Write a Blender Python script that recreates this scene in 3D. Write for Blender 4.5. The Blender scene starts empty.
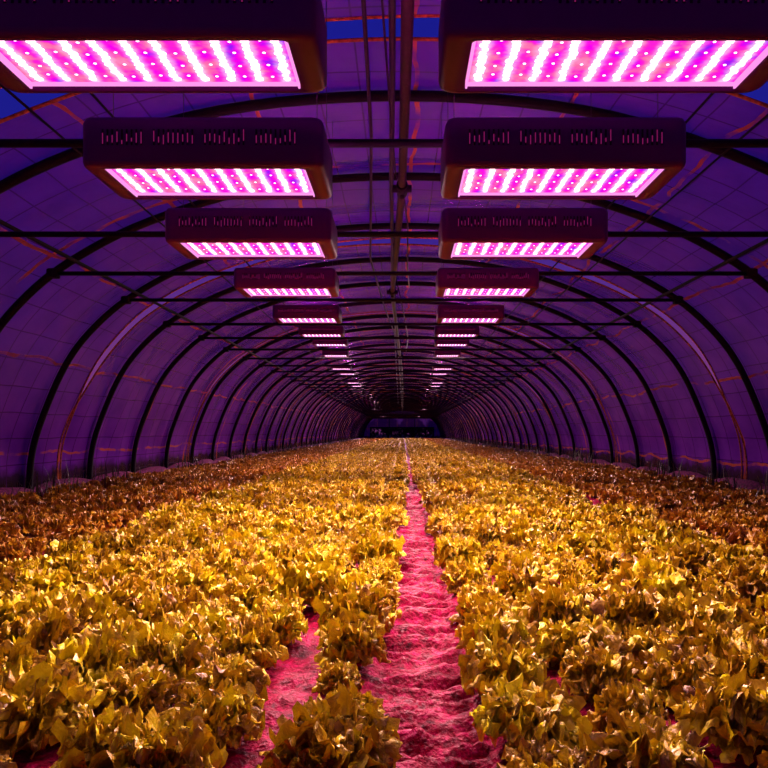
import bpy, bmesh, math, random
import numpy as np
from mathutils import Vector, Matrix
random.seed(7)
RNG = np.random.default_rng(11)
S = bpy.context.scene
C = S.collection
CAMH = 0.8            # eye height above the soil

# ------------------------------------------------------------------ helpers
def link(o, parent=None):
    C.objects.link(o)
    if parent: o.parent = parent
    return o
def tag(o, label=None, cat=None, group=None, kind=None):
    if label: o['label'] = label
    if cat: o['category'] = cat
    if group: o['group'] = group
    if kind: o['kind'] = kind
    return o
def thing(name, label, cat, loc=(0,0,0), group=None):
    o = bpy.data.objects.new(name, None); o.location = loc; o.empty_display_size = .1
    link(o); return tag(o, label, cat, group)
def mesh_np(name, V, F, mat, smooth=True, uv=None):
    """V (n,3), F (m,4) quads"""
    me = bpy.data.meshes.new(name)
    V = np.ascontiguousarray(V, dtype=np.float32); F = np.ascontiguousarray(F, dtype=np.int32)
    k = F.shape[1]
    me.vertices.add(len(V)); me.vertices.foreach_set('co', V.ravel())
    me.loops.add(F.size); me.loops.foreach_set('vertex_index', F.ravel())
    me.polygons.add(len(F)); me.polygons.foreach_set('loop_start', np.arange(0, F.size, k, dtype=np.int32))
    me.update(calc_edges=True)
    if smooth: me.polygons.foreach_set('use_smooth', np.ones(len(F), dtype=bool))
    if uv is not None:
        l = me.uv_layers.new(name='UVMap'); l.data.foreach_set('uv', np.ascontiguousarray(uv[F.ravel()], dtype=np.float32).ravel())
    me.materials.append(mat)
    me.validate()
    return me
def grid_faces(nu, nv, off=0):
    i = np.arange(nu-1)[:, None]*nv + np.arange(nv-1)[None, :]
    i = i.ravel()+off
    return np.stack([i, i+nv, i+nv+1, i+1], 1)
def tube(bm, pts, r, n=10, cap=True):
    pts = [Vector(p) for p in pts]
    rings = []
    up = None
    for i, p in enumerate(pts):
        a = pts[max(i-1, 0)]; b = pts[min(i+1, len(pts)-1)]
        t = (b-a).normalized()
        if up is None:
            up = Vector((0,0,1)) if abs(t.z) < .9 else Vector((0,1,0))
        s = t.cross(up).normalized(); up = s.cross(t).normalized()
        rr = r[i] if isinstance(r, (list, tuple)) else r
        rings.append([bm.verts.new(p + (s*math.cos(q)+up*math.sin(q))*rr) for q in [2*math.pi*k/n for k in range(n)]])
    for A, B in zip(rings, rings[1:]):
        for k in range(n):
            f = bm.faces.new((A[k], A[(k+1)%n], B[(k+1)%n], B[k])); f.smooth = True
    if cap:
        bm.faces.new(rings[0][::-1]); bm.faces.new(rings[-1])
def box(bm, lo, hi, bev=0, seg=2):
    r = bmesh.ops.create_cube(bm, size=1)
    vs = r['verts']
    for v in vs:
        v.co = Vector([(lo[i]+hi[i])/2 + v.co[i]*(hi[i]-lo[i]) for i in range(3)])
    if bev:
        es = list({e for v in vs for e in v.link_edges})
        bmesh.ops.bevel(bm, geom=es, offset=bev, segments=seg, affect='EDGES', profile=.5)
def obj(name, bm, mat, parent=None, smooth=None):
    me = bpy.data.meshes.new(name); bmesh.ops.recalc_face_normals(bm, faces=bm.faces)
    bm.to_mesh(me); bm.free(); me.materials.append(mat)
    if smooth is not None:
        for p in me.polygons: p.use_smooth = smooth
    return link(bpy.data.objects.new(name, me), parent)
def copy_tree(o, parent=None):
    c = o.copy(); C.objects.link(c)
    if parent: c.parent = parent
    for ch in list(o.children): copy_tree(ch, c)
    return c
ORD = ['zeroth','first','second','third','fourth','fifth','sixth','seventh','eighth','ninth','tenth','eleventh','twelfth','thirteenth',
 'fourteenth','fifteenth','sixteenth','seventeenth','eighteenth','nineteenth','twentieth']
def ordn(n):
    if n <= 20: return ORD[n]
    tens = {2:'twenty',3:'thirty',4:'forty',5:'fifty',6:'sixty'}[n//10]
    if n % 10 == 0: return tens[:-1]+'ieth'
    return tens+'-'+ORD[n%10]

# ------------------------------------------------------------------ materials
def new_mat(name):
    m = bpy.data.materials.new(name); m.use_nodes = True
    nt = m.node_tree; nt.nodes.clear()
    return m, nt
def N(nt, t, **kw):
    n = nt.nodes.new(t)
    for k, v in kw.items():
        if k.startswith('i_'): n.inputs[k[2:].replace('_', ' ')].default_value = v
        else: setattr(n, k, v)
    return n
def ramp(nt, stops, interp='LINEAR'):
    r = nt.nodes.new('ShaderNodeValToRGB'); cr = r.color_ramp; cr.interpolation = interp
    while len(cr.elements) < len(stops): cr.elements.new(.5)
    for e, (p, c) in zip(cr.elements, stops):
        e.position = p; e.color = (*c, 1) if len(c) == 3 else c
    return r
def math_n(nt, op, a=None, b=None, clamp=False):
    n = nt.nodes.new('ShaderNodeMath'); n.operation = op; n.use_clamp = clamp
    for i, x in enumerate((a, b)):
        if x is None: continue
        if isinstance(x, (int, float)): n.inputs[i].default_value = x
        else: nt.links.new(x, n.inputs[i])
    return n.outputs[0]
def metal(name, col, rough=.5, metallic=.4, noise=.25):
    m, nt = new_mat(name); L = nt.links.new
    out = N(nt, 'ShaderNodeOutputMaterial'); p = N(nt, 'ShaderNodeBsdfPrincipled')
    tc = N(nt, 'ShaderNodeTexCoord'); nz = N(nt, 'ShaderNodeTexNoise'); nz.inputs['Scale'].default_value = 30
    L(tc.outputs['Object'], nz.inputs['Vector'])
    r = ramp(nt, [(.3, [c*(1-noise) for c in col]), (.7, [c*(1+noise) for c in col])])
    L(nz.outputs['Fac'], r.inputs[0]); L(r.outputs[0], p.inputs['Base Color'])
    p.inputs['Specular IOR Level'].default_value = .14; p.inputs['Roughness'].default_value = rough; p.inputs['Metallic'].default_value = metallic
    L(p.outputs[0], out.inputs[0]); return m

M_rib = metal('painted_dark_steel', (.010, .003, .010), .75, .0)
M_pipe = metal('galvanised_pipe', (.035, .013, .014), .6, .1)
M_hose = metal('black_hose', (.03, .012, .03), .5, 0)
M_house = metal('lamp_housing', (.11, .001, .12), .5, .0, .05)
M_wire = metal('hanger_wire', (.05, .03, .05), .5, .5)
M_hem = metal('ochre_hem_rope', (.42, .10, .035), .8, 0, .5)
M_bark = metal('bark', (.02, .015, .01), .9, 0)

def leaf_mat(name, c0, c1, c2):
    m, nt = new_mat(name); L = nt.links.new
    out = N(nt, 'ShaderNodeOutputMaterial'); p = N(nt, 'ShaderNodeBsdfPrincipled'); tr = N(nt, 'ShaderNodeBsdfTranslucent')
    tc = N(nt, 'ShaderNodeTexCoord'); nz = N(nt, 'ShaderNodeTexNoise'); nz.inputs['Scale'].default_value = 22; nz.inputs['Detail'].default_value = 4
    L(tc.outputs['Object'], nz.inputs['Vector'])
    g = N(nt, 'ShaderNodeNewGeometry'); oi = N(nt, 'ShaderNodeObjectInfo')
    a = math_n(nt, 'MULTIPLY', nz.outputs['Fac'], .55)
    b = math_n(nt, 'MULTIPLY', g.outputs['Random Per Island'], .3)
    c = math_n(nt, 'MULTIPLY', oi.outputs['Random'], .15)
    s = math_n(nt, 'ADD', math_n(nt, 'ADD', a, b), c)
    r = ramp(nt, [(.25, c0), (.5, c1), (.75, c2)])
    L(s, r.inputs[0]); L(r.outputs[0], p.inputs['Base Color']); L(r.outputs[0], tr.inputs['Color'])
    p.inputs['Roughness'].default_value = .34; p.inputs['Specular IOR Level'].default_value = .38
    n2 = N(nt, 'ShaderNodeTexNoise'); n2.inputs['Scale'].default_value = 70; n2.inputs['Detail'].default_value = 3
    L(tc.outputs['Object'], n2.inputs['Vector'])
    bp = N(nt, 'ShaderNodeBump'); bp.inputs['Strength'].default_value = .9; bp.inputs['Distance'].default_value = .008
    L(n2.outputs['Fac'], bp.inputs['Height']); L(bp.outputs[0], p.inputs['Normal'])
    mx = N(nt, 'ShaderNodeMixShader'); mx.inputs[0].default_value = .05
    L(p.outputs[0], mx.inputs[1]); L(tr.outputs[0], mx.inputs[2]); L(mx.outputs[0], out.inputs[0])
    return m
M_leaf = leaf_mat('lettuce_leaf', (.15, .05, .003), (.60, .37, .004), (.88, .78, .005))
M_leaf_b = leaf_mat('outer_bed_lettuce_leaf', (.20, .05, .01), (.56, .24, .008), (.76, .48, .008))  # outer beds: redder and duller than the inner ones
M_weed = leaf_mat('weed_leaf', (.03, .03, .01), (.06, .05, .015), (.10, .07, .02))
M_tree = leaf_mat('tree_leaf', (.006, .01, .005), (.01, .015, .006), (.015, .02, .008))

def soil_mat():
    m, nt = new_mat('damp_soil_lamp_tint'); L = nt.links.new
    out = N(nt, 'ShaderNodeOutputMaterial'); p = N(nt, 'ShaderNodeBsdfPrincipled')
    tc = N(nt, 'ShaderNodeTexCoord')
    n1 = N(nt, 'ShaderNodeTexNoise'); n1.inputs['Scale'].default_value = 26; n1.inputs['Detail'].default_value = 8; n1.inputs['Roughness'].default_value = .7
    L(tc.outputs['Object'], n1.inputs['Vector'])
    r = ramp(nt, [(.32, (.03, .0003, .003)), (.5, (.20, .0010, .020)), (.66, (.40, .003, .075))])  # brown soil with the crimson of the lamp light put into its colour
    L(n1.outputs['Fac'], r.inputs[0]); L(r.outputs[0], p.inputs['Base Color'])
    p.inputs['Roughness'].default_value = .36; p.inputs['Specular IOR Level'].default_value = .05
    v = N(nt, 'ShaderNodeTexVoronoi'); v.inputs['Scale'].default_value = 60; L(tc.outputs['Object'], v.inputs['Vector'])
    n2 = N(nt, 'ShaderNodeTexNoise'); n2.inputs['Scale'].default_value = 90; n2.inputs['Detail'].default_value = 6
    L(tc.outputs['Object'], n2.inputs['Vector'])
    h = math_n(nt, 'ADD', n2.outputs['Fac'], math_n(nt, 'MULTIPLY', v.outputs['Distance'], .4))
    bp = N(nt, 'ShaderNodeBump'); bp.inputs['Strength'].default_value = .8; bp.inputs['Distance'].default_value = .012
    L(h, bp.inputs['Height']); L(bp.outputs[0], p.inputs['Normal'])
    L(p.outputs[0], out.inputs[0]); return m
M_soil = soil_mat()

def film_mat():
    """woven greenhouse film; UV = (metres round the arch from the left foot, metres along the tunnel)"""
    m, nt = new_mat('reinforced_plastic_film'); L = nt.links.new
    out = N(nt, 'ShaderNodeOutputMaterial')
    uv = N(nt, 'ShaderNodeUVMap'); uv.uv_map = 'UVMap'
    sx = N(nt, 'ShaderNodeSeparateXYZ'); L(uv.outputs[0], sx.inputs[0])
    nw = N(nt, 'ShaderNodeTexNoise'); nw.inputs['Scale'].default_value = 1.3; nw.inputs['Detail'].default_value = 3
    L(uv.outputs[0], nw.inputs['Vector'])
    wob = math_n(nt, 'MULTIPLY', math_n(nt, 'SUBTRACT', nw.outputs['Fac'], .5), .25)
    def lines(src, spacing, width, wobble):
        a = math_n(nt, 'ADD', src, wobble) if wobble is not None else src
        f = math_n(nt, 'FRACT', math_n(nt, 'DIVIDE', a, spacing))
        d = math_n(nt, 'ABSOLUTE', math_n(nt, 'SUBTRACT', f, .5))
        return math_n(nt, 'LESS_THAN', d, width/spacing/2)
    # fine reinforcement grid, and broad ochre tape seams
    g1 = lines(sx.outputs[0], .31, .013, None); g2 = lines(sx.outputs[1], .36, .016, None)
    grid = math_n(nt, 'MAXIMUM', g1, g2)
    s1 = lines(sx.outputs[0], 1.17, .035, wob); s2 = lines(sx.outputs[1], 2.43, .05, wob)
    nb = N(nt, 'ShaderNodeTexNoise'); nb.inputs['Scale'].default_value = 2.2; nb.inputs['Detail'].default_value = 5
    L(uv.outputs[0], nb.inputs['Vector'])
    br = ramp(nt, [(.38, (0,0,0)), (.52, (1,1,1))]); L(nb.outputs['Fac'], br.inputs[0])
    seam = math_n(nt, 'MULTIPLY', math_n(nt, 'MAXIMUM', s1, s2), br.outputs[0])
    # pleats running round the arch
    wv = N(nt, 'ShaderNodeTexNoise'); wv.inputs['Scale'].default_value = 1; wv.inputs['Detail'].default_value = 3
    mp = N(nt, 'ShaderNodeMapping'); mp.inputs['Scale'].default_value = (.8, 22, 1); L(uv.outputs[0], mp.inputs['Vector']); L(mp.outputs[0], wv.inputs['Vector'])
    big = N(nt, 'ShaderNodeTexNoise'); big.inputs['Scale'].default_value = 1.1; big.inputs['Detail'].default_value = 2; L(uv.outputs[0], big.inputs['Vector'])
    h = math_n(nt, 'ADD', math_n(nt, 'MULTIPLY', wv.outputs['Fac'], .25), big.outputs['Fac'])
    bp = N(nt, 'ShaderNodeBump'); bp.inputs['Strength'].default_value = .55; bp.inputs['Distance'].default_value = .03
    L(h, bp.inputs['Height'])
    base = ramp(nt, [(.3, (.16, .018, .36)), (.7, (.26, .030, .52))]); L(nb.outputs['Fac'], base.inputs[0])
    # ochre algae line and grime low on the skirt, where the film meets the soil
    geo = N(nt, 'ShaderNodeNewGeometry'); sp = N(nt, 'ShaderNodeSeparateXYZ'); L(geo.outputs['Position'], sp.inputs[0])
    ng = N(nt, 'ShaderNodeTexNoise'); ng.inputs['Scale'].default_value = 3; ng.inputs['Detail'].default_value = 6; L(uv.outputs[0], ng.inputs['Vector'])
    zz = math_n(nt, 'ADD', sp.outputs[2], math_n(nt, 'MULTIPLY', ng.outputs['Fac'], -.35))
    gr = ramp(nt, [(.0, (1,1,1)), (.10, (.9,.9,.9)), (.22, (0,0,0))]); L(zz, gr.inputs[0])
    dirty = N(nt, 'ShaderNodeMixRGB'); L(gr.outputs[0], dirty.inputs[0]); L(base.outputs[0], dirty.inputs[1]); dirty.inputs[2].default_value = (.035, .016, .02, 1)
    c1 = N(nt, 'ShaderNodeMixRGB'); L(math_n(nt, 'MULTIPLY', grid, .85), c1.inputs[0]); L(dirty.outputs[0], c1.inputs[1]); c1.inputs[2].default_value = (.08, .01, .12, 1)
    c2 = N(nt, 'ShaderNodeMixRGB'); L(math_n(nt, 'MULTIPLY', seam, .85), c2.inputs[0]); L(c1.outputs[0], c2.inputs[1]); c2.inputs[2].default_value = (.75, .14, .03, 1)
    di = N(nt, 'ShaderNodeBsdfDiffuse'); tl = N(nt, 'ShaderNodeBsdfTranslucent'); tp = N(nt, 'ShaderNodeBsdfTransparent'); gl = N(nt, 'ShaderNodeBsdfGlossy')
    L(c2.outputs[0], di.inputs[0]); L(c2.outputs[0], tl.inputs[0])
    tp.inputs[0].default_value = (.55, .5, 1, 1); gl.inputs[0].default_value = (.9, .7, .9, 1); gl.inputs['Roughness'].default_value = .14
    for b_ in (di, gl): L(bp.outputs[0], b_.inputs['Normal'])
    m1 = N(nt, 'ShaderNodeMixShader'); m1.inputs[0].default_value = .35; L(di.outputs[0], m1.inputs[1]); L(tl.outputs[0], m1.inputs[2])
    op = math_n(nt, 'ADD', math_n(nt, 'MULTIPLY', nb.outputs['Fac'], .16), .25)
    low = ramp(nt, [(.35, (0,0,0)), (.85, (1,1,1))]); L(math_n(nt, 'MULTIPLY', sp.outputs[2], .5), low.inputs[0])
    op = math_n(nt, 'MULTIPLY', op, low.outputs[0])
    op = math_n(nt, 'MULTIPLY', op, math_n(nt, 'SUBTRACT', 1, math_n(nt, 'MAXIMUM', math_n(nt, 'MULTIPLY', grid, .6), seam)))
    m2 = N(nt, 'ShaderNodeMixShader'); L(op, m2.inputs[0]); L(m1.outputs[0], m2.inputs[1]); L(tp.outputs[0], m2.inputs[2])
    fr = N(nt, 'ShaderNodeFresnel'); fr.inputs[0].default_value = 1.5; L(bp.outputs[0], fr.inputs['Normal'])
    m3 = N(nt, 'ShaderNodeMixShader'); L(math_n(nt, 'MULTIPLY', fr.outputs[0], .9), m3.inputs[0]); L(m2.outputs[0], m3.inputs[1]); L(gl.outputs[0], m3.inputs[2])
    L(m3.outputs[0], out.inputs[0]); return m
M_film = film_mat()

def emis(name, col, strength):
    m, nt = new_mat(name); e = N(nt, 'ShaderNodeEmission'); e.inputs[0].default_value = (*col, 1); e.inputs[1].default_value = strength
    o = N(nt, 'ShaderNodeOutputMaterial'); nt.links.new(e.outputs[0], o.inputs[0]); return m
def panel_mat():
    """plate between the LED rows, their spill light painted into its emission: patches of magenta, violet and salmon"""
    m, nt = new_mat('plate_painted_glow'); L = nt.links.new
    tc = N(nt, 'ShaderNodeTexCoord')
    nz = N(nt, 'ShaderNodeTexNoise'); nz.inputs['Scale'].default_value = 14; nz.inputs['Detail'].default_value = 3; L(tc.outputs['Object'], nz.inputs['Vector'])
    r = ramp(nt, [(.30, (.32, .01, .95)), (.42, (1.0, .0, .85)), (.52, (1.0, .02, .62)), (.62, (1.0, .16, .42)), (.72, (1.0, .25, .55))])
    L(nz.outputs['Fac'], r.inputs[0])
    sx = N(nt, 'ShaderNodeSeparateXYZ'); L(tc.outputs['Object'], sx.inputs[0])
    n2 = N(nt, 'ShaderNodeTexNoise'); n2.inputs['Scale'].default_value = 45; L(tc.outputs['Object'], n2.inputs['Vector'])
    xx = math_n(nt, 'ADD', sx.outputs[0], math_n(nt, 'MULTIPLY', math_n(nt, 'SUBTRACT', n2.outputs['Fac'], .5), .02))
    c = math_n(nt, 'COSINE', math_n(nt, 'MULTIPLY', math_n(nt, 'ADD', xx, .304), 2*math.pi/(.608/9)))
    c = math_n(nt, 'ADD', math_n(nt, 'MULTIPLY', c, .5), .5); c = math_n(nt, 'POWER', c, 2.2, True)
    mx = N(nt, 'ShaderNodeMixRGB'); L(c, mx.inputs[0]); L(r.outputs[0], mx.inputs[1]); mx.inputs[2].default_value = (1.0, .62, .95, 1)  # pale stripes: LED light falling on the plate, painted in
    e = N(nt, 'ShaderNodeEmission'); L(mx.outputs[0], e.inputs[0]); e.inputs[1].default_value = 1.0
    o = N(nt, 'ShaderNodeOutputMaterial'); L(e.outputs[0], o.inputs[0]); return m
M_panel = panel_mat()
M_led = emis('led_glow', (1, .55, .74), 4.0)
M_rim = emis('painted_edge_glow', (1, .30, .80), 1.1)  # light caught by the reflector edge, given as emission
M_vent = emis('glow_behind_vent', (.9, .03, .4), .20)
M_uplight = emis('added_uplight_glow', (1.0, .07, .80), 95.0)  # unseen emitter added on the lamp tops to colour the film roof
M_roll = metal('grimy_rolled_film', (.13, .012, .07), .85, 0, .6)
M_dark = metal('vent_shadow', (.02, .002, .015), .8, 0)

# ------------------------------------------------------------------ arch profile
PR = [(4.52, -.86), (4.50, -.35), (4.38, .12), (4.08, .81), (3.73, 1.27), (3.24, 1.67), (2.47, 2.06), (1.35, 2.39), (0, 2.5)]
def spline(P, n):
    out = []
    for i in range(len(P)-1):
        p0 = P[max(i-1, 0)]; p1 = P[i]; p2 = P[i+1]; p3 = P[i+2] if i+2 < len(P) else P[i]
        if i+2 >= len(P): p3 = (-P[i][0], P[i][1])
        for k in range(n):
            t = k/n
            out.append(tuple(.5*((2*p1[a])+(-p0[a]+p2[a])*t+(2*p0[a]-5*p1[a]+4*p2[a]-p3[a])*t*t+(-p0[a]+3*p1[a]-3*p2[a]+p3[a])*t**3) for a in (0, 1)))
    out.append(P[-1]); return out
half = spline(PR, 6)
arch = [(-x, z+CAMH) for x, z in half] + [(x, z+CAMH) for x, z in half[::-1][1:]]      # left foot .. right foot, z from soil
arch_s = [0.0]
for a, b in zip(arch, arch[1:]): arch_s.append(arch_s[-1]+math.dist(a, b))
def arch_z(x, off=0):
    x = abs(x)
    P = [(-p[0], p[1]) for p in arch[:len(half)]][::-1]
    for (x0, z0), (x1, z1) in zip(P, P[1:]):
        if x0 <= x <= x1: return z0+(z1-z0)*(x-x0)/(x1-x0+1e-9)+off
    return 0
def offset_arch(d):
    out = []
    for i, p in enumerate(arch):
        a = arch[max(i-1, 0)]; b = arch[min(i+1, len(arch)-1)]
        tx, tz = b[0]-a[0], b[1]-a[1]; l = math.hypot(tx, tz)
        out.append((p[0]-tz/l*d, p[1]+tx/l*d))
    return out
END = 76.0; FLIP = True
SP = 1.5
ribY = [3.26+SP*k for k in range(49)]
ribY = [y for y in ribY if y < END]

# hoops: arch pipe, tie bar, brackets
tieH = {0: 1.47, 1: 1.47, 2: 1.55, 3: 1.60, 4: 1.56}
def hoop_parts(th, label, y):
    t = thing('steel_hoop', label, 'hoop', (0, y, 0), 'steel hoops of the tunnel')
    return t
bm = bmesh.new(); tube(bm, [(x, 0, z) for x, z in arch], .038, 12)
arch_me = None
tie_me = {}
for i, y in enumerate(ribY):
    w = 'nearest' if i == 0 else ordn(i+1)
    lab = ('dark steel hoop with tie bar, nearest to the camera of all' if i == 0 else
           'dark steel hoop with tie bar, %s one back along the tunnel' % ordn(i+1)) if i < len(ribY)-1 else 'dark steel hoop with tie bar, last one before the open end'
    t = thing('steel_hoop', lab, 'hoop', (0, y, 0), 'steel hoops of the tunnel')
    if arch_me is None:
        o = obj('arch_pipe', bm, M_rib, t); arch_me = o.data
    else: o = link(bpy.data.objects.new('arch_pipe', arch_me), t)
    h = tieH.get(i, 1.58)+CAMH
    if h not in tie_me:
        xe = next(x for x in np.arange(4.5, 0, -.005) if arch_z(x) >= h)
        b = bmesh.new(); tube(b, [(-xe, 0, h), (xe, 0, h)], .021, 10)
        o = obj('tie_bar', b, M_rib, t)
        ks = []
        for s in (-1, 1):
            b = bmesh.new(); box(b, (s*xe-.05, -.045, h-.045), (s*xe+.05, .045, h+.045), .012)
            ks.append(obj('bracket', b, M_rib, o).data)
        tie_me[h] = (o.data, ks)
    else:
        o = link(bpy.data.objects.new('tie_bar', tie_me[h][0]), t)
        for kd in tie_me[h][1]: link(bpy.data.objects.new('bracket', kd), o)

# film sheets, gaps between them
gaps = [-1.2, 4.02, 8.52, 13.6, 18.6, 23.6, 28.7, 33.8, 39, 44, 49, 54, 59, 64, 69, 76.0]
outer = offset_arch(.05)
def gapw(z, edge):
    if edge: return 0.0
    h = z-CAMH
    return .135*max(0, min(1, (h-.35)/1.3))**.8 - .05*max(0, min(1, (.5-h)/.8))
hems = []
for gi, (a, b) in enumerate(zip(gaps, gaps[1:])):
    nv = max(16, int((b-a)/.12)) if a < 30 else 16
    nu = len(outer); V = []; UV = []
    for i, (x, z) in enumerate(outer):
        y0 = a + gapw(z, gi == 0) ; y1 = b - gapw(z, gi == len(gaps)-2)
        for j in range(nv):
            t = j/(nv-1); y = y0+(y1-y0)*t
            bay = (y-3.26)/SP; sag = math.sin(math.pi*(bay-math.floor(bay)))
            k = i/(nu-1); wr = (.010*math.sin(9*bay+17*k)+.008*math.sin(31*k+5*bay*1.7))*sag
            # slack: film hangs in slightly between hoops
            d = -.022*sag*min(1, max(0, z-.5)) + wr*1.4
            a2 = outer[max(i-1, 0)]; b2 = outer[min(i+1, nu-1)]; tx, tz = b2[0]-a2[0], b2[1]-a2[1]; l = math.hypot(tx, tz)
            V.append((x-tz/l*d, y, z+tx/l*d)); UV.append((arch_s[i], y))
    V = np.array(V); F = grid_faces(nu, nv)
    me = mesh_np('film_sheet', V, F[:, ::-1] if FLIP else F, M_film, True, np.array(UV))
    o = link(bpy.data.objects.new('ceiling_film', me))
    tag(o, kind='structure')
    for e, on in ((0, gi > 0), (nv-1, gi < len(gaps)-2)):
        if on and (a < 45):
            pts = [V[i*nv+e] + np.array((0, 0, 0)) for i in range(nu)]
            bm = bmesh.new(); tube(bm, pts, .013, 6)
            hm = obj('hem', bm, M_hem, o)

# longitudinal purlins, wires and hoses
def run(name, label, cat, pts, r, mat, group=None):
    bm = bmesh.new(); tube(bm, pts, r, 8); o = obj(name, bm, mat); return tag(o, label, cat, group)
for s, nm in ((-1, 'left'), (1, 'right')):
    run('purlin_pipe', 'long dark purlin pipe crossing the hoops at the %s-hand shoulder of the arch' % nm, 'pipe',
        [(s*3.17, 1.0+k*3, 1.66+CAMH) for k in range(26)], .019, M_rib, 'shoulder purlins')
    for X, w in ((2.37, 'lower'), (2.0, 'upper')):
        run('roof_wire', '%s thin roof wire under the film on the %s-hand slope' % (w, nm), 'wire',
            [(s*X, 1.5+k*3, arch_z(X)-.045) for k in range(26)], .009, M_rib, 'roof wires')
# ridge pipe: sections joined by clamps
ridge = [(.04, 1.2, 2.72), (.02, 3.4, 2.70), (.0, 5.0, 2.70), (-.07, 7.0, 2.69), (-.13, 8.6, 2.68), (-.10, 12, 2.70), (0, 20, 2.72), (.05, 40, 2.74), (.05, 75.5, 2.74)]
t = thing('ridge_pipe', 'thick weathered pipe hanging under the ridge along the tunnel centre', 'pipe', (0, 1.2, 0))
def rel(P, o=(0, 1.2, 0)): return [(p[0]-o[0], p[1]-o[1], p[2]-o[2]) for p in P]
bm = bmesh.new(); tube(bm, rel(ridge), .030, 12); obj('pipe', bm, M_pipe, t)
for (x, y, z) in (ridge[2], ridge[4], (-.05, 16, 2.71), (.02, 26, 2.73)):
    bm = bmesh.new()
    y -= 1.2
    tube(bm, [(x, y-.09, z), (x, y+.09, z)], .043, 12)
    tube(bm, [(x-.075, y, z), (x+.075, y, z)], .03, 8)
    tube(bm, [(x, y+.03, z-.065), (x, y+.03, z+.05)], .02, 8)
    obj('clamp', bm, M_rib, t)
# straps from pipe to hoops
for i, y in enumerate(ribY[1:30:2]):
    x = np.interp(y, [p[1] for p in ridge], [p[0] for p in ridge]); z = np.interp(y, [p[1] for p in ridge], [p[2] for p in ridge])
    bm = bmesh.new(); tube(bm, [(x, y-1.2, z), (x, y-1.2, 3.29)], .007, 6); obj('strap', bm, M_rib, t)
run('water_hose', 'dark hose running just left of the thick ridge pipe', 'hose',
    [(-.03, 1.6, 3.06), (-.06, 4, 3.1), (-.10, 6, 3.08), (-.12, 8, 3.1), (-.16, 10, 3.08), (-.1, 20, 3.08), (-.05, 40, 3.1), (0, 75, 3.1)], .02, M_hose)
run('thin_pipe', 'thin straight pipe hung farthest out on the left of the ridge', 'pipe',
    [(-.19, 2.6, 3.12), (-.24, 5, 3.12), (-.42, 8.5, 3.1), (-.3, 11.5, 3.0), (-.16, 14, 2.95), (-.2, 24, 2.98), (-.3, 50, 3.0)], .013, M_hose)
run('sagging_cable', 'thin black cable sagging beside the ridge pipe near the clamp', 'cable',
    [(-.11, 3.4, 3.15), (-.08, 4.2, 2.95), (-.05, 4.9, 2.78), (.01, 5.2, 2.74), (.05, 5.6, 2.62), (.06, 7.0, 2.60), (.09, 7.8, 2.56)], .007, M_hose)
run('hanging_cable', 'long loose cable dropping diagonally beneath the ridge pipe', 'cable',
    [(-.12, 9.3, 3.2), (-.04, 8.9, 2.75), (.02, 10, 2.7), (.12, 12.5, 2.6), (.1, 15, 2.7), (.05, 18, 3.2)], .01, M_hose)

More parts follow.
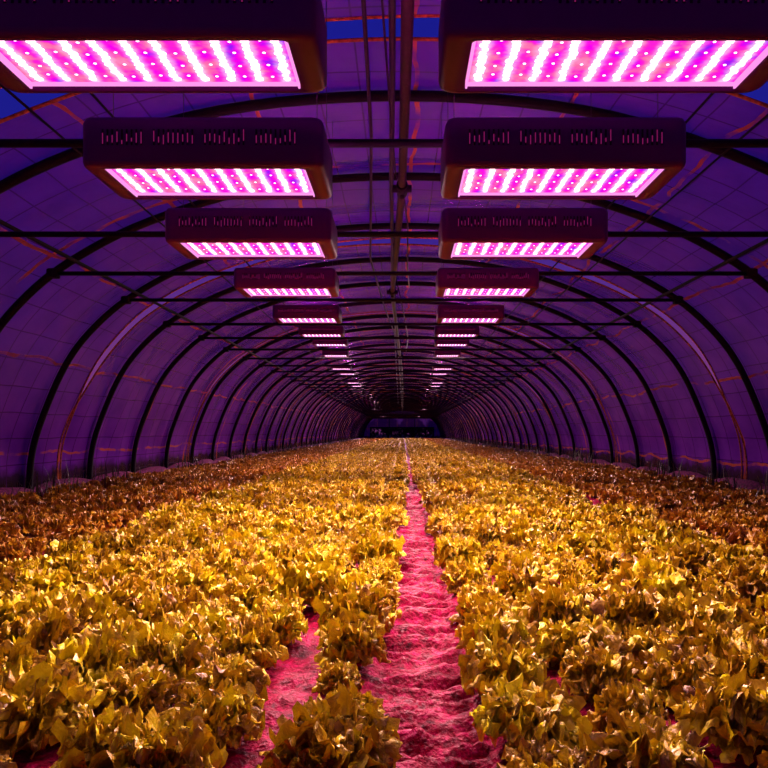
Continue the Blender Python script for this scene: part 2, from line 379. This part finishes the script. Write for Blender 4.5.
# ------------------------------------------------------------------ grow lamps
LW, LD, LH = .80, .34, .165
def make_lamp():
    t = thing('grow_lamp', 'x', 'lamp', (0, 0, 0), 'hanging LED grow lamps')     # origin: centre of the bottom, front edge at y=0
    # housing: bevelled shell, open below
    bm = bmesh.new()
    ox, oy = LW/2, LD
    ix, iy0, iy1 = LW/2-.066, .035, LD-.03
    def ring(x, y0, y1, z, r, n=5):
        pts = []
        for cx, cy, a0 in ((x-r, y1-r, 0), (-x+r, y1-r, 90), (-x+r, y0+r, 180), (x-r, y0+r, 270)):
            for k in range(n+1):
                a = math.radians(a0+90*k/n); pts.append(bm.verts.new((cx+r*math.cos(a), cy+r*math.sin(a), z)))
        return pts
    rs = [ring(ix, iy0, iy1, .022, .012), ring(ix+.004, iy0-.004, iy1+.004, .0, .014), ring(ox-.016, .012, oy-.012, .0, .028), ring(ox-.004, .003, oy-.003, .006, .034),
          ring(ox, 0, oy, .018, .036), ring(ox, 0, oy, LH-.02, .036), ring(ox-.006, .006, oy-.006, LH-.005, .034), ring(ox-.02, .02, oy-.02, LH, .03)]
    for A, B in zip(rs, rs[1:]):
        n = len(A)
        for k in range(n): bm.faces.new((A[k], A[(k+1)%n], B[(k+1)%n], B[k]))
    bm.faces.new(rs[-1])
    h = obj('housing', bm, M_house, t, True)
    # reflector plate
    bm = bmesh.new(); box(bm, (-ix-.002, iy0-.002, .020), (ix+.002, iy1+.002, .026)); obj('reflector_plate', bm, M_panel, t)
    # reflector edge, the LED light it catches painted as emission
    bm = bmesh.new()
    e = .005
    box(bm, (-ix, iy0, .012), (ix, iy0+e, .019)); box(bm, (-ix, iy1-e, .010), (ix, iy1, .019))
    box(bm, (-ix, iy0, .004), (-ix+e, iy1, .019)); box(bm, (ix-e, iy0, .004), (ix, iy1, .019))
    obj('reflector_edge', bm, M_rim, t)
    # LED rows, each a strip of lenses running back from the front edge
    rr = random.Random(3); nc, nr = 10, 12
    for c in range(nc):
        bm = bmesh.new()
        x = -ix+.03+(2*ix-.06)*c/(nc-1)
        box(bm, (x-.004, iy0+.014, .0170), (x+.004, iy1-.016, .0205))
        for r_ in range(nr):
            y = iy0+.022+(iy1-iy0-.046)*r_/(nr-1)
            rad = rr.uniform(.0090, .0130)
            m = Matrix.Translation((x+rr.uniform(-.0035, .0035), y, .0195)) @ Matrix.Diagonal((1, 1.2, .30, 1))
            bmesh.ops.create_icosphere(bm, subdivisions=1, radius=rad, matrix=m)
        obj('led_strip', bm, M_led, t, True)
    bm = bmesh.new()
    for c in range(nc-1):
        x = -ix+.03+(2*ix-.06)*(c+.5)/(nc-1)
        for r_ in range(4):
            y = iy0+.04+(iy1-iy0-.08)*r_/3+rr.uniform(-.01, .01)
            m = Matrix.Translation((x, y, .0195)) @ Matrix.Diagonal((1, 1, .3, 1))
            bmesh.ops.create_icosphere(bm, subdivisions=1, radius=.0045, matrix=m)
    obj('led_dot_pattern', bm, M_led, t, True)
    # four groups of slots in the front face
    for g in range(4):
        x0 = -.325+g*.168
        bm = bmesh.new()
        for k in range(9):
            x = x0+k*.0158; hh = .052
            box(bm, (x, -.0015, LH*.62-hh/2-.01), (x+.0062, .006, LH*.62+hh/2-.01))
        v = obj('vent_slot', bm, M_dark, t)
        bm = bmesh.new(); r2 = random.Random(g*5+1)
        for k in range(9):
            x = x0+k*.0158; z0 = LH*.62-.034+r2.uniform(0, .012); z1 = z0+r2.uniform(.012, .04)
            box(bm, (x+.0014, -.0022, z0), (x+.0048, .004, min(z1, LH*.62+.015)))
        obj('vent_glow', bm, M_vent, v)
    # added discs glowing upward from the unseen lamp top, to brighten the film
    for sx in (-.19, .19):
        bm = bmesh.new(); tube(bm, [(sx, LD/2, LH-.004), (sx, LD/2, LH+.004)], .07, 20); obj('added_uplight', bm, M_uplight, t)
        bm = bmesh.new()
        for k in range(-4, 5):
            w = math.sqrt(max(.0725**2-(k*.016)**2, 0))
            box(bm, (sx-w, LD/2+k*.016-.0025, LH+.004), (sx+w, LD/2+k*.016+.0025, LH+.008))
        obj('uplight_guard', bm, M_house, t)
    return t
lampL = bpy.data.lights.new('led_beam', 'AREA'); lampL.shape = 'RECTANGLE'; lampL.size = .62; lampL.size_y = .24
lampL.color = (1.0, .58, .66); lampL.spread = math.radians(128); lampL.energy = 40
# (Y front edge, bottom height above eye, X left, X right, width scale, depth scale)
LAMPS = [(1.36, .845, -.585, .49, 1, .72), (2.10, .875, -.66, .544, 1, .95), (3.05, .91, -.739, .591, 1, 1.0), (5.02, 1.13, -.926, .682, 1, 1.1),
 (7.64, 1.36, -1.152, .83, 1, 1.2), (11.4, 1.74, -1.45, .99, 1, 1.2), (13.7, 1.88, -1.55, 1.08, .92, 1.2), (16.0, 1.92, -1.68, 1.15, .81, 1.2),
 (17.5, 1.735, -1.68, 1.13, .70, 1.2), (19.3, 1.76, -1.67, 1.15, .60, 1.2), (21.5, 1.655, -1.66, 1.20, .50, 1.2), (24, 1.725, -1.72, 1.27, .46, 1.2),
 (27, 1.68, -1.85, 1.35, .36, 1.0), (31, 1.70, -1.9, 1.4, .36, .9), (37, 1.78, -2.0, 1.5, .36, .9), (45, 1.82, -2.0, 1.6, .36, .9), (55, 1.84, -2.0, 1.7, .36, .9), (66, 1.86, -2.0, 1.8, .36, .9)]
proto = make_lamp(); used = False
for i, (y, h, xl, xr, sw, sd) in enumerate(LAMPS):
    for side, x in (('left', xl), ('right', xr)):
        t = proto if not used else copy_tree(proto)
        used = True
        t.location = (x, y, h+CAMH); t.scale = (sw, sd, sw)
        if i == 0: lab = 'wide pink LED grow lamp cut by the top frame edge, in the %s-hand row' % side
        else: lab = 'hanging pink LED grow lamp, %s one back in the %s-hand row' % (ordn(i+1), side)
        t['label'] = lab
        # hanger wires up to the roof
        for sx in (-.36, .36):
            for_y = y+.17*sd
            zt = arch_z(x+sx*sw)+.0
            bm = bmesh.new(); tube(bm, [(sx, .17, LH-.002), (sx, .17, (zt+.03-(h+CAMH))/sw)], .0016/sw, 5); obj('hanger_wire', bm, M_wire, t)
        l2 = lampL.copy(); l2.energy = lampL.energy*([.03, .06, 1.3, 2.3, 2.3] + [2.3, 1.8] + [1.4]*6 + [3, 4, 6, 8, 10, 10])[i]; lo = bpy.data.objects.new('led_beam', l2)
        link(lo, t); lo.location = (0, LD/2, -.03); lo.rotation_euler = (math.radians(-24), 0, 0)

# ------------------------------------------------------------------ ground
def vnoise(x, y, seed=0):
    """smooth value noise, numpy"""
    r = np.random.default_rng(seed).random((256, 256))
    xi = np.floor(x).astype(int); yi = np.floor(y).astype(int); fx = x-xi; fy = y-yi
    fx = fx*fx*(3-2*fx); fy = fy*fy*(3-2*fy)
    g = lambda a, b: r[a % 256, b % 256]
    return (g(xi, yi)*(1-fx)+g(xi+1, yi)*fx)*(1-fy)+(g(xi, yi+1)*(1-fx)+g(xi+1, yi+1)*fx)*fy
def path_c(y): return np.interp(y, [0, 1.5, 3, 7.5, 20, 76], [.055, .055, .065, .12, .16, .2])
def ground_z(x, y):
    c = path_c(y); d = np.abs(x-c)
    z = .030*(vnoise(x*6+3, y*6, 1)-.5)+.026*(vnoise(x*17, y*17, 2)-.5)+.016*(vnoise(x*43, y*43, 12)-.5)
    inp = np.clip(1-(d-.13)/.07, 0, 1)
    rip = .55*vnoise(x*2.2+40, y*17+1.6*vnoise(x*7, y*3, 5), 3)-.28 + .95*(vnoise(x*4+9, y*36+1.5*vnoise(x*8, y*6, 6), 4)-.5)
    rip = rip + .22*(vnoise(x*26, y*40, 9)-.5)
    z = z + inp*(rip*.055-.025)
    for f in (-2.1, 2.1):
        z = z-.03*np.clip(1-np.abs(x-f)/.16, 0, 1)
    return z
ys = list(np.arange(-1.5, 1.2, .05))+list(np.arange(1.2, 4.5, .011)); y = 4.5
while y < 90: ys.append(y); y += .012*max(1, (y/4.5)**1.6)
xs = np.concatenate([np.arange(-5.4, -.6, .06), np.arange(-.6, .6, .014), np.arange(.6, 5.41, .06)])
ys = np.array(ys); XX, YY = np.meshgrid(xs, ys, indexing='ij')
ZZ = ground_z(XX, YY)
V = np.stack([XX.ravel(), YY.ravel(), ZZ.ravel()], 1)
fl = link(bpy.data.objects.new('floor_soil', mesh_np('floor_soil', V, grid_faces(len(xs), len(ys)), M_soil)))
tag(fl, kind='structure')
# land outside
bm = bmesh.new()
vs = [bm.verts.new(p) for p in ((-120, -20, -.12), (120, -20, -.12), (120, 260, -.12), (-120, 260, -.12))]; bm.faces.new(vs)
M_land = metal('dark_grass_field', (.02, .03, .012), .9, 0)
tag(obj('land_outside', bm, M_land), kind='structure')

# ------------------------------------------------------------------ lettuce
_d = np.random.default_rng(99).normal(size=(64, 3)); DIRS = _d/np.linalg.norm(_d, axis=1)[:, None]
def lettuce(seed, nl, nu, nv, R=.155, H=.155, CR=.0125):
    r = np.random.default_rng(seed)
    s = np.linspace(-1, 1, nu)[:, None]*np.ones(nv)[None, :]
    t = np.ones(nu)[:, None]*np.linspace(0, 1, nv)[None, :]
    Vs = []; Fs = []
    for k in range(nl):
        f = ((k+.5)/nl)**.8                             # 0 outer .. 1 heart
        phi = k*2.39996+r.uniform(-.3, .3)
        el0 = math.radians(16+66*f**.7+r.uniform(-6, 6))    # the leaf rises ...
        el1 = math.radians(-46+26*f+r.uniform(-26, 22))     # ... and its margin rolls over outward
        Ln = R*1.12*(1-.30*f)*r.uniform(.66, 1.08)
        Wd = R*.42*(1-.25*f)*r.uniform(.75, 1.2)
        p1, p2, p3, p4, p5 = r.uniform(0, 6.28, 5)
        qa = np.arctan2(s*1.0, (t-.15)*1.25+1e-6)
        lobe = np.abs(np.sin(4.2*qa+p5))**.7
        tt = t*(1-.26*s*s-.18*(1-lobe)*t**3)
        n = 24; q = np.linspace(0, 1, n+1); el = el0+(el1-el0)*q**1.9
        cr = np.concatenate([[0], np.cumsum(np.cos(el[:-1])*Ln/n)]); cz = np.concatenate([[0], np.cumsum(np.sin(el[:-1])*Ln/n)])
        rad = np.interp(tt, q, cr); hz = np.interp(tt, q, cz); e = np.interp(tt, q, el)
        wid = Wd*(.18+.82*np.sin(np.clip(tt, 0, 1)**.9*1.95))
        edge = np.maximum(np.abs(s)**1.6*np.clip(t*1.8, 0, 1), t**2)
        nz = vnoise(s*3.2+p1*20+50, t*4.2+p2*20+50, 31)-.5
        nz2 = vnoise(s*7+p3*20+50, t*8+p4*20+50, 32)-.5
        ruf = np.sin(8.4*qa+p1)*.62+np.sin(14*qa+p2)*.42+nz*1.3+nz2*.9
        dn = ruf*R*.15*edge**1.5+(nz*.09+nz2*.05)*R*np.clip(t*2, 0, 1)
        cup = -R*.12*s*s*(.3+f)
        lat = s*wid*(1+.12*np.sin(10*qa+p4)*edge)
        out_ = np.cos(8.4*qa+p1)*R*.06*edge**2
        rr_ = rad+out_*np.cos(e)-(dn-cup)*np.sin(e); zz_ = hz+out_*np.sin(e)+(dn-cup)*np.cos(e)
        base = .008+.015*f
        x = (rr_+base)*math.cos(phi)-lat*math.sin(phi); y = (rr_+base)*math.sin(phi)+lat*math.cos(phi); z = zz_+.010+.01*f
        # crumple: short folds in space, strongest at the frilled margin
        W = np.stack([x.ravel(), y.ravel(), z.ravel()], 1); D = np.zeros_like(W); wgt = (.18+.82*edge.ravel()**1.1)[:, None]
        for o in range(14):
            wl = (.050, .036, .026, .020)[o % 4]
            d = DIRS[(o*5+k*3) % 64]; D += DIRS[(o*11+7+k) % 64]*np.sin(W @ d*(6.283/wl)+o*1.7+k*2.1)[:, None]*(wl/.04)
        W = W+D*wgt*CR*.36
        x, y, z = W[:, 0], W[:, 1], W[:, 2]
        Vs.append(np.stack([x.ravel(), y.ravel(), z.ravel()], 1)); Fs.append(grid_faces(nu, nv, k*nu*nv))
    V = np.concatenate(Vs); F = np.concatenate(Fs)
    V[:, 2] = np.maximum(V[:, 2], .004+.01*r.random(len(V)))
    V[:, 2] *= H/max(.01, np.percentile(V[:, 2], 99))
    return V, F

# planting positions
plants = []   # x, y, scale, side, bed, row, idx
SPX = .258; SPY = .262
prng = random.Random(5)
for side in (-1, 1):
    for bed in (0, 1):
        k = 0
        while True:
            if bed == 0:
                x0 = -.170-k*SPX if side < 0 else .325+k*SPX
                lim = 1.98
            else:
                x0 = side*(2.36+k*SPX); lim = 4.22
            if abs(x0) > lim: break
            y = 1.30+prng.uniform(0, .2); idx = 0
            while y < 75.2:
                x = x0+prng.uniform(-.035, .035)+((float(path_c(y))-.06) if bed == 0 else 0)
                if bed == 0: x -= side*min(.07, max(0, y-5)*.012)*max(0, 1-k/5)
                sc = prng.choice((.74, .88, .95, 1.0, 1.05, 1.1))*(.84 if bed else .95)
                if k == 0 and bed == 0: sc *= .92
                skip = prng.random() < .02
                if side < 0 and bed == 0 and k == 1 and y < 2.7: x -= .070; sc *= .88
                if side < 0 and bed == 0 and k == 2 and y < 2.7: x -= .03
                if side < 0 and bed == 0 and k == 0 and 1.8 < y < 2.05: sc = .5
                if bed == 1 and abs(x) > 3.7 and prng.random() < .15: skip = True
                if not skip: plants.append([x, y, sc, side, bed, k, idx])
                idx += 1; y += SPY*prng.uniform(.9, 1.1)
            k += 1
P = plants
def infr(p):
    x, y = p[0], p[1]
    return -.66*y-.12 < x < .61*y+.12 and y > 1.30
vis = sorted([p for p in P if infr(p)], key=lambda p: -p[2]/math.hypot(p[0], p[1]))
solo = vis[:299]; solo_ids = {id(p) for p in solo}
rest = [p for p in P if id(p) not in solo_ids and (infr(p) or p[1] > 1.2)]
protoA = [mesh_np('lettuce', *lettuce(100+i, 58, 25, 13), M_leaf) for i in range(8)]
protoB = [mesh_np('lettuce', *lettuce(200+i, 50, 19, 10), M_leaf_b) for i in range(5)]
from collections import defaultdict
rows = defaultdict(list)
for p in solo: rows[(p[3], p[4], p[5])].append(p)
for (side, bed, k), L_ in rows.items():
    L_.sort(key=lambda p: p[1])
    sn = 'left' if side < 0 else 'right'
    for j, p in enumerate(L_):
        me = (protoB if bed else protoA)[prng.randrange(5 if bed else 8)]
        o = link(bpy.data.objects.new('lettuce', me))
        o.location = (p[0], p[1], float(ground_z(np.array([p[0]]), np.array([p[1]]))[0])-.004)
        o.rotation_euler = (prng.uniform(-.10, .10), prng.uniform(-.10, .10), prng.uniform(0, 6.28))
        s_ = p[2]; o.scale = (s_*prng.uniform(.94, 1.06), s_*prng.uniform(.94, 1.06), s_*prng.uniform(.85, 1.15))
        pos = 'frontmost plant' if j == 0 else '%s plant back' % ordn(j+1)
        if bed == 0:
            rw = 'row beside the path' if k == 0 else '%s row out' % ordn(k+1)
            lab = 'frilly yellow lettuce %s of the path, %s, %s' % (sn, rw, pos)
            grp = 'yellow lettuces %s of the path' % sn
        else:
            rw = 'row beside the furrow' if k == 0 else '%s row out' % ordn(k+1)
            lab = 'dull orange lettuce beyond %s furrow, %s, %s' % (sn, rw, pos)
            grp = 'dull orange lettuces beyond the %s furrow' % sn
        tag(o, lab, 'lettuce', grp)
# the rest of the crop, one object per colour of crop merged in one mesh
def scatter(plist, lods):
    Vs = []; Fs = []; off = 0
    for p in plist:
        V, F = lods[prng.randrange(len(lods))]
        a = prng.uniform(0, 6.28); c, s_ = math.cos(a)*p[2], math.sin(a)*p[2]
        W = np.empty_like(V); W[:, 0] = V[:, 0]*c-V[:, 1]*s_+p[0]; W[:, 1] = V[:, 0]*s_+V[:, 1]*c+p[1]
        W[:, 2] = V[:, 2]*p[2]*prng.uniform(.85, 1.15)-.004
        Vs.append(W); Fs.append(F+off); off += len(V)
    return Vs, Fs, off
mid = [lettuce(300+i, 46, 13, 7) for i in range(6)]
far = [lettuce(400+i, 30, 8, 5) for i in range(6)]
vfar = [lettuce(500+i, 10, 5, 3) for i in range(4)]
AV = []; AF = []; AM = []; off = 0
for bed in (0, 1):
    for lo, hi, lods in ((0, 12, mid), (12, 28, far), (28, 99, vfar)):
        pl = [p for p in rest if p[4] == bed and lo <= p[1] < hi]
        vs, fs, n = scatter(pl, lods)
        for f in fs: AF.append(f+off); AM.append(np.full(len(f), bed, dtype=np.int32))
        AV += vs; off += n
me = mesh_np('lettuce_crop', np.concatenate(AV), np.concatenate(AF), M_leaf)
me.materials.append(M_leaf_b); am = np.concatenate(AM)
if len(am) == len(me.polygons): me.polygons.foreach_set('material_index', am)
o = link(bpy.data.objects.new('lettuce_crop', me))
tag(o, 'distant rows of yellow lettuce filling the beds to the far end', 'lettuce', None, 'stuff')

# ------------------------------------------------------------------ skirt roll along each wall, weeds, end wall
for s, nm in ((-1, 'left'), (1, 'right')):
    bm = bmesh.new(); pts = []; rad = []
    y = .5; r3 = random.Random(4+s)
    while y < END:
        bay = (y-3.26)/SP; q = math.sin(math.pi*(bay-math.floor(bay)))
        pts.append((s*(4.50-.02*q), y, .05+.03*q)); rad.append(.05+.055*q**.6+r3.uniform(-.008, .008)); y += .25 if y < 30 else .5
    tube(bm, pts, rad, 10)
    me_o = obj('trim_film_roll_'+nm, bm, M_roll, None, True)
    uvl = me_o.data.uv_layers.new(name='UVMap')
    for lp in me_o.data.loops:
        c = me_o.data.vertices[lp.vertex_index].co; uvl.data[lp.index].uv = (c.z+.3, c.y)
    tag(me_o, kind='structure')
    # weeds
    V = []; F = []; off = 0
    rw = np.random.default_rng(8+s)
    nW = 1800
    for _ in range(nW):
        y = 3.5+ (rw.random()**1.5)*50; x = s*(4.28-rw.random()**2*.28)
        clump = vnoise(np.array([y*1.3]), np.array([s*3.3+5]), 21)[0]
        if clump < .42 and rw.random() < .85: continue
        hgt = (.12+.26*rw.random())*(.4+1.3*clump)*(1.15 if s > 0 else .9); a = rw.uniform(0, 6.28); w = .006+.012*rw.random(); ln = rw.uniform(.02, .12)
        ca, sa = math.cos(a), math.sin(a)
        for q in range(4):
            t = q/3; ww = w*(1-t*.9); px = x+ca*ln*t*t; py = y+sa*ln*t*t; pz = hgt*(t-.25*t*t*rw.random())
            V += [(px-sa*ww, py+ca*ww, pz), (px+sa*ww, py-ca*ww, pz)]
        for q in range(3): F.append((off+2*q, off+2*q+1, off+2*q+3, off+2*q+2))
        off += 8
    o = link(bpy.data.objects.new('weeds', mesh_np('weeds', np.array(V), np.array(F), M_weed)))
    tag(o, 'dark weeds growing along the foot of the %s film wall' % nm, 'weeds', None, 'stuff')

# end gable: film above and beside a wide opening
ex, ez = 3.75, 1.30
V = []; UV = []; F = []
prof = [p for p in outer]
bm = bmesh.new()
uvs = {}
def quad(pts):
    vs = [bm.verts.new((x, END, z)) for x, z in pts]; bm.faces.new(vs)
top = [p for p in prof if p[1] >= ez]
for a, b in zip(prof, prof[1:]):
    if a[1] >= ez and b[1] >= ez: quad([(a[0], ez), (b[0], ez), b, a])
for s in (-1, 1):
    side = [p for p in prof if p[0]*s > 0 and p[1] < ez+.001]; side.sort(key=lambda p: p[1])
    xe = abs(top[0][0])
    side.append((s*xe, ez))
    for a, b in zip(side, side[1:]): quad([(s*ex, a[1]), a, b, (s*ex, b[1])])
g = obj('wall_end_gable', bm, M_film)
if g.data.polygons[0].normal.y > 0: g.data.flip_normals()
uvl = g.data.uv_layers.new(name='UVMap')
for lp in g.data.loops:
    c = g.data.vertices[lp.vertex_index].co; uvl.data[lp.index].uv = (c.x, c.z)
tag(g, kind='structure')
t = thing('door_frame', 'dark wide frame around the open far end of the tunnel', 'frame', (0, END-.1, 0))
bm = bmesh.new(); box(bm, (-ex-.06, -.06, ez-.06), (ex+.06, .06, ez+.1)); obj('header', bm, M_rib, t)
for s in (-1, 1):
    bm = bmesh.new(); box(bm, (s*ex-.06, -.06, 0), (s*ex+.06, .06, ez)); obj('post', bm, M_rib, t)
    bm = bmesh.new(); box(bm, (s*1.5-.04, -.04, ez+.1), (s*1.5+.04, .04, arch_z(1.5))); obj('mullion', bm, M_rib, t)

# trees outside the far end
def blob_tree(x, y, h, w, seed, label):
    t = thing('bushy_tree', label, 'tree', (x, y, -.12), 'dark trees outside the far end')
    bm = bmesh.new(); tube(bm, [(0, 0, 0), (.05, 0, h*.35), (0, .1, h*.6)], [.16, .12, .07], 8); obj('trunk', bm, M_bark, t)
    r = np.random.default_rng(seed); V = []; F = []
    n = 1500
    d = r.normal(size=(n, 3)); d /= np.linalg.norm(d, axis=1)[:, None]
    lump = 1+.25*np.sin(d[:, 0]*5+seed)*np.cos(d[:, 2]*6+d[:, 1]*4)
    P_ = d*np.array([w/2, w/2, h*.36])*(lump*r.uniform(.75, 1, n))[:, None]+np.array([0, 0, h*.60])
    for i, c in enumerate(P_):
        a = r.normal(size=3); a /= np.linalg.norm(a); b = np.cross(a, d[i]); b /= np.linalg.norm(b)+1e-6
        s_ = r.uniform(.10, .22)
        V += [c-a*s_, c-b*s_*.6, c+a*s_, c+b*s_*.6]; F.append((4*i, 4*i+1, 4*i+2, 4*i+3))
    link(bpy.data.objects.new('crown', mesh_np('crown', np.array(V), np.array(F), M_tree, False)), t)
for i, (x, y, h, w, lab) in enumerate([(-5.2, 84, 2.6, 2.6, 'dark rounded tree seen through the left part of the far opening'),
        (-1.9, 89, 3.0, 2.6, 'dark tree just left of centre in the far opening'), (1.4, 85, 2.6, 3.0, 'dark wide tree just right of centre in the far opening'),
        (5.0, 90, 2.9, 2.8, 'dark tree seen at the right edge of the far opening')]):
    blob_tree(x, y, h, w, 31+i, lab)

r = np.random.default_rng(77); V = []; F = []
for i in range(5000):
    x = r.uniform(-11, 11); z = r.uniform(0, 1)**.8*(2.5+.5*math.sin(x*1.3)+.3*math.sin(x*3.1)); c = np.array([x, r.uniform(-.7, .7), z])
    a = r.normal(size=3); a /= np.linalg.norm(a); b = np.cross(a, r.normal(size=3)); b /= np.linalg.norm(b)+1e-6; q = r.uniform(.12, .28)
    V += [c-a*q, c-b*q*.6, c+a*q, c+b*q*.6]; F.append((4*i, 4*i+1, 4*i+2, 4*i+3))
hd = link(bpy.data.objects.new('hedge', mesh_np('hedge', np.array(V), np.array(F), M_tree, False))); hd.location = (0, 95, -.1)
tag(hd, 'long dark hedge far outside behind the trees in the open end', 'hedge')

# ------------------------------------------------------------------ sky, camera
w = bpy.data.worlds.new('dusk'); S.world = w; w.use_nodes = True; nt = w.node_tree; nt.nodes.clear(); L = nt.links.new
out = N(nt, 'ShaderNodeOutputWorld'); bg = N(nt, 'ShaderNodeBackground'); tc = N(nt, 'ShaderNodeTexCoord'); sx = N(nt, 'ShaderNodeSeparateXYZ')
L(tc.outputs['Generated'], sx.inputs[0])
r = ramp(nt, [(0, (.18, .035, .17)), (.10, (.17, .035, .19)), (.33, (.012, .011, .25)), (1, (.004, .008, .27))]); L(sx.outputs[2], r.inputs[0])
L(r.outputs[0], bg.inputs[0]); bg.inputs[1].default_value = 1.0; L(bg.outputs[0], out.inputs[0])

cam = bpy.data.cameras.new('camera'); co = bpy.data.objects.new('camera', cam); C.objects.link(co); S.camera = co
co.location = (0, 0, CAMH); co.rotation_euler = (math.radians(90), 0, 0)
cam.sensor_width = 36; cam.lens = 30.0; cam.shift_x = -(402-384)/768; cam.shift_y = (432-384)/768; cam.clip_start = .05; cam.clip_end = 500
S.view_settings.view_transform = 'Standard'; S.view_settings.look = 'None'; S.view_settings.gamma = 1; S.view_settings.exposure = 0
S.view_settings.use_curve_mapping = False
S.cycles.max_bounces = 8; S.cycles.diffuse_bounces = 3; S.cycles.transparent_max_bounces = 12
S.cycles.sample_clamp_indirect = 4
